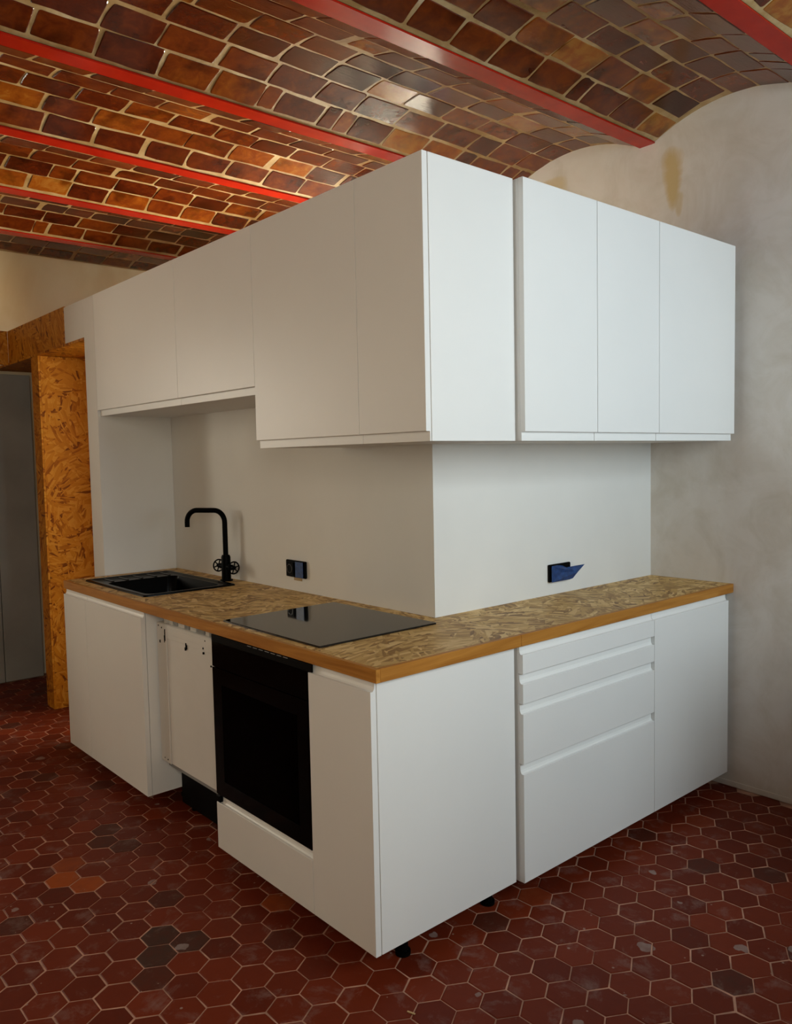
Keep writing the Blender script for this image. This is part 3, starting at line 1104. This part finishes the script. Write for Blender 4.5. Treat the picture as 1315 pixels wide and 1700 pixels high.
t = thing('sink', 'black composite single bowl sink with a drainer set into the worktop', 'sink', (0.295, 1.995, Z1))
sx0, sx1, sy0, sy1 = 0.066, 0.524, 1.640, 2.357


def L3(x0, x1, y0, y1, r, z):
    return [(x, y, z) for x, y in rrect(x0, x1, y0, y1, r)]


mb = MB()
loft(mb, [L3(sx0, sx1, sy0, sy1, 0.02, Z1 + 0.0002), L3(sx0 + 0.001, sx1 - 0.001, sy0 + 0.001, sy1 - 0.001, 0.02, Z1 + 0.005),
          L3(sx0 + 0.006, sx1 - 0.006, sy0 + 0.006, sy1 - 0.006, 0.017, Z1 + 0.008),
          L3(sx0 + 0.020, sx1 - 0.020, sy0 + 0.020, sy1 - 0.020, 0.02, Z1 + 0.0075),
          L3(sx0 + 0.026, sx1 - 0.026, sy0 + 0.026, sy1 - 0.026, 0.02, Z1 + 0.0035),
          L3(0.106, 0.474, 1.690, 2.185, 0.045, Z1 + 0.003), L3(0.110, 0.470, 1.695, 2.180, 0.045, Z1 - 0.006),
          L3(0.122, 0.458, 1.707, 2.168, 0.05, Z1 - 0.155), L3(0.16, 0.42, 1.75, 2.12, 0.05, Z1 - 0.178), L3(0.27, 0.31, 1.92, 1.96, 0.018, Z1 - 0.182)])
part(mb, 'basin', 'sink', t, True)
mb = MB()
for i in range(5):
    x = 0.145 + i * 0.075
    part(MB().box(x, x + 0.014, 2.20, 2.315, Z1 + 0.0025, Z1 + 0.0062, 0.0015), 'drainer_rib', 'sink', t)

mb = MB(); mb.tube([(0.29, 1.94, Z1 - 0.1815), (0.29, 1.94, Z1 - 0.178)], [0.04, 0.034], 20)
part(mb, 'drain', 'black_matte', t, True)

fx, fy = 0.5665, 1.812
t = thing('tap', 'matt black kitchen tap with a square bent spout and two handwheels', 'tap', (fx, fy, Z1))
mb = MB(); mb.tube([(fx, fy, Z1 + 0.0002), (fx, fy, Z1 + 0.006), (fx, fy, Z1 + 0.0061), (fx, fy, Z1 + 0.118), (fx, fy, Z1 + 0.128), (fx, fy, Z1 + 0.129)],
                   [0.032, 0.031, 0.0225, 0.0225, 0.0185, 0.012], 24)
part(mb, 'base', 'black_matte', t, True)
d = Vector((math.cos(R(120)), math.sin(R(120)), 0))
zt, Ls, rb_ = 1.272, 0.214, 0.058
path = [Vector((fx, fy, Z1 + 0.12)), Vector((fx, fy, 1.12))]
for i in range(11):
    a = R(90 * i / 10)
    path.append(Vector((fx, fy, zt - rb_)) + d * (rb_ - rb_ * math.cos(a)) + Vector((0, 0, rb_ * math.sin(a))))
for i in range(11):
    a = R(90 * i / 10)
    path.append(Vector((fx, fy, zt - rb_)) + d * (Ls - rb_ + rb_ * math.sin(a)) + Vector((0, 0, rb_ * math.cos(a))))
path.append(Vector((fx, fy, 1.188)) + d * Ls)
mb = MB()


def bent(mb, path, r, side, seg=16):
    rings = []
    for i, p in enumerate(path):
        a = path[max(i - 1, 0)]; b = path[min(i + 1, len(path) - 1)]
        tt = (b - a).normalized(); up = side.cross(tt)
        rings.append([p + (side * math.cos(2 * math.pi * k / seg) + up * math.sin(2 * math.pi * k / seg)) * r for k in range(seg)])
    loft(mb, rings)
    mb.bm.faces.new(mb.bm.verts[:seg] if False else [v for v in list(mb.bm.verts)[:seg]])
    return mb


bent(mb, path, 0.0125, Vector((-d.y, d.x, 0)))
part(mb, 'spout', 'black_matte', t, True)
hz = 0.994
for s in (-1, 1):
    mb = MB()
    mb.tube([(fx, fy + s * 0.02, hz), (fx, fy + s * 0.055, hz), (fx, fy + s * 0.0551, hz), (fx, fy + s * 0.072, hz)], [0.0135, 0.0135, 0.009, 0.009], 14)
    vb = part(mb, 'valve', 'black_matte', t, True)
    c = Vector((fx, fy + s * 0.074, hz))
    mb = MB()
    mb.ring(c, (0, 1, 0), 0.029, 0.0036, 30, 8)
    mb.tube([c - Vector((0, 0.006, 0)), c + Vector((0, 0.006, 0))], 0.010, 14)
    for i in range(6):
        a = R(60 * i + 15)
        e = Vector((math.cos(a), 0, math.sin(a)))
        mb.tube([c + e * 0.006, c + e * 0.029], 0.003, 6)
        # scalloped rim
        mb.ring(c + e * 0.0275, (0, 1, 0), 0.0062, 0.0028, 14, 6) if False else None
    part(mb, 'handwheel', 'black_matte', vb, True)

mb = MB()
hy0, hy1, hx0, hx1 = 0.300, 0.906, 0.042, 0.550
loft(mb, [L3(hx0, hx1, hy0, hy1, 0.006, Z1 + 0.0002), L3(hx0, hx1, hy0, hy1, 0.006, Z1 + 0.0045), L3(hx0 + 0.002, hx1 - 0.002, hy0 + 0.002, hy1 - 0.002, 0.005, Z1 + 0.006)])
t = thing('hob', 'frameless black glass hob lying in the corner of the worktop', 'hob', ((hx0 + hx1) / 2, (hy0 + hy1) / 2, Z1))
part(mb, 'glass_plate', 'hob', t)
mb = MB().box(hx0 + 0.0, hx1, hy0, hy1, Z1 + 0.0001, Z1 + 0.0002)

# ------------------------------------------------------------------ sockets
t = thing('wall_socket', 'black double socket half covered in blue tape on the wall behind the hob', 'socket', (XW, 1.273, 0.99))
part(MB().box(XW - 0.012, XW - 0.0005, 1.1965, 1.3495, 0.987, 1.063, 0.003), 'frame', 'black_plastic', t)
for y0_, mat, nm in ((1.281, 'black_plastic', 'socket_insert'), (1.2105, 'tape', 'taped_insert')):
    part(MB().box(XW - 0.019, XW - 0.0115, y0_, y0_ + 0.056, 0.997, 1.053, 0.003), nm, mat, t)
mb = MB().ring((XW - 0.0195, 1.309, 1.025), (1, 0, 0), 0.019, 0.002, 20, 6)
part(mb, 'rim', 'cavity', t)
part(MB().box(XW - 0.0205, XW - 0.0192, 1.203, 1.262, 0.990, 1.060), 'tape', 'tape', t)
part(MB().box(XW - 0.002, XW - 0.0003, 1.238, 1.30, 0.972, 0.987), 'plaster_patch', 'mortar', t)
t = thing('wall_socket', 'double socket masked with torn blue tape on the bright wall of the right run', 'socket', (1.35, YW, 0.98))
part(MB().box(1.277, 1.4215, YW - 0.012, YW - 0.0005, 0.9785, 1.0525, 0.003), 'frame', 'black_plastic', t)
for x0_ in (1.286, 1.356):
    part(MB().box(x0_, x0_ + 0.056, YW - 0.019, YW - 0.0115, 0.988, 1.044, 0.003), 'socket_insert', 'black_plastic', t)
bmq = MB()
pts = [(1.281, 0.9795), (1.40, 0.9795), (1.418, 0.983), (1.44, 1.010), (1.468, 1.041), (1.425, 1.036), (1.38, 1.033), (1.352, 1.044), (1.32, 1.049), (1.281, 1.048)]
bmq.prism(pts, lambda a, b: (a, YW - 0.021 - max(0, a - 1.41) * 0.5, b), lambda a, b: (a, YW - 0.0196 - max(0, a - 1.41) * 0.5, b))
part(bmq, 'tape', 'tape', t)

# ------------------------------------------------------------------ wall cabinets
UZ0, UZD, UZ1 = 1.5576, 1.5867, 2.3832
USD, USB = 1.7901, 1.761


def wall_left(ya, yb, zlow, zdoor, label, panel=False):
    t = thing('wall_cabinet', label, 'cabinet', (0.42, (ya + yb) / 2, zlow), 'white wall cabinets')
    y0 = ya + (0.0185 if panel else 0.001)
    part(MB().box(XU + 0.0225, XW - 0.001, y0, yb - 0.001, zlow, UZ1 - 0.001), 'body', 'carcass', t)
    if panel:
        part(MB().box(XU + 0.0225, 0.6095, ya, ya + 0.018, zlow, UZ1, 0.0008), 'end_panel', 'white', t)
    part(front_left(XU, ya + G, yb - G, UZ1, zdoor, zlow, False), 'door', 'white', t)
    return t


wall_left(-0.0175, 0.2954, UZ0, UZD, 'white wall cabinet at the outer corner with a narrow door and a bright end panel', True)
wall_left(0.2954, 0.9191, UZ0, UZD, 'tall white wall cabinet above the hob, second from the outer corner')
wall_left(0.9191, 1.5547, USB, USD, 'short white wall cabinet next to the tall one above the hob')
wall_left(1.5547, Y_END - 0.001, USB, USD, 'short wide white wall cabinet above the sink, against the white wall end')
part(MB().box(XU - 0.0, XU + 0.012, Y_END - 0.0008, Y_END - 0.0001, 1.76, 2.383), 'edge_band', 'white', bpy.data.objects['wall_cabinet.003'])

YU = -0.0517
ux = [0.6115, 1.0115, 1.4115, 2.0113]
for i, lb in enumerate(('narrow white wall cabinet beside the gap next to the corner end panel', 'narrow white wall cabinet in the middle of the right run',
                        'wide white wall cabinet at the right end, near the grey plaster wall')):
    t = thing('wall_cabinet', lb, 'cabinet', ((ux[i] + ux[i + 1]) / 2, 0.17, UZ0), 'white wall cabinets')
    part(MB().box(ux[i] + 0.006, ux[i + 1] - 0.0005, YU + 0.0205, YW - 0.001, UZ0, UZ1 - 0.001), 'body', 'carcass', t)
    part(front_right(YU, ux[i] + 0.005 * (i == 0) + G, ux[i + 1] - G, UZ1, UZD, UZ0, False), 'door', 'white', t)

# ------------------------------------------------------------------ unseen cartons, added right of the picture to shade the plaster wall's foot
M['card'] = plain('cardboard', (0.36, 0.23, 0.12), 0.8, spec=0.15, noise=0.12, nscale=6)
M['pack_tape'] = plain('packing_tape', (0.42, 0.31, 0.18), 0.25)


def shade_carton(x0, x1, y0, y1, z0, z1, label):
    t = thing('shade_carton', label, 'shade_carton', ((x0 + x1) / 2, (y0 + y1) / 2, z0), 'unseen cartons added to shade the plaster wall')
    part(MB().box(x0, x1, y0, y1, z0, z1 - 0.004, 0.003), 'box', 'card', t)
    ym = (y0 + y1) / 2
    part(MB().box(x0 + 0.002, x1 - 0.002, y0 + 0.002, ym - 0.001, z1 - 0.0039, z1 - 0.0005), 'flap', 'card', t)
    part(MB().box(x0 + 0.002, x1 - 0.002, ym + 0.001, y1 - 0.002, z1 - 0.0039, z1 - 0.0005), 'flap', 'card', t)
    part(MB().box(x0 - 0.0005, x1 + 0.0005, ym - 0.025, ym + 0.025, z1 - 0.0004, z1), 'tape', 'pack_tape', t)


shade_carton(1.38, 1.98, -1.42, -0.94, 0.001, 0.55, 'wide unseen cardboard box added to shade the plaster wall, under a smaller one')
shade_carton(1.52, 1.98, -1.38, -0.94, 0.5505, 0.98, 'smaller unseen cardboard box on a wide one, added to shade the plaster wall')

# ------------------------------------------------------------------ small things
mb = MB().box(-0.012, 0.012, -0.0025, 0.0025, 0.0, 0.003, 0.0006)
o = mb.build('wood_chip', 'chip', None, (0, 0, 0))
o.location = (-0.008, -0.155, 0.0012)
o.rotation_euler = (0, 0, R(-70))
tag(o, 'small splinter of pale wood lying on the tiles', 'wood chip')
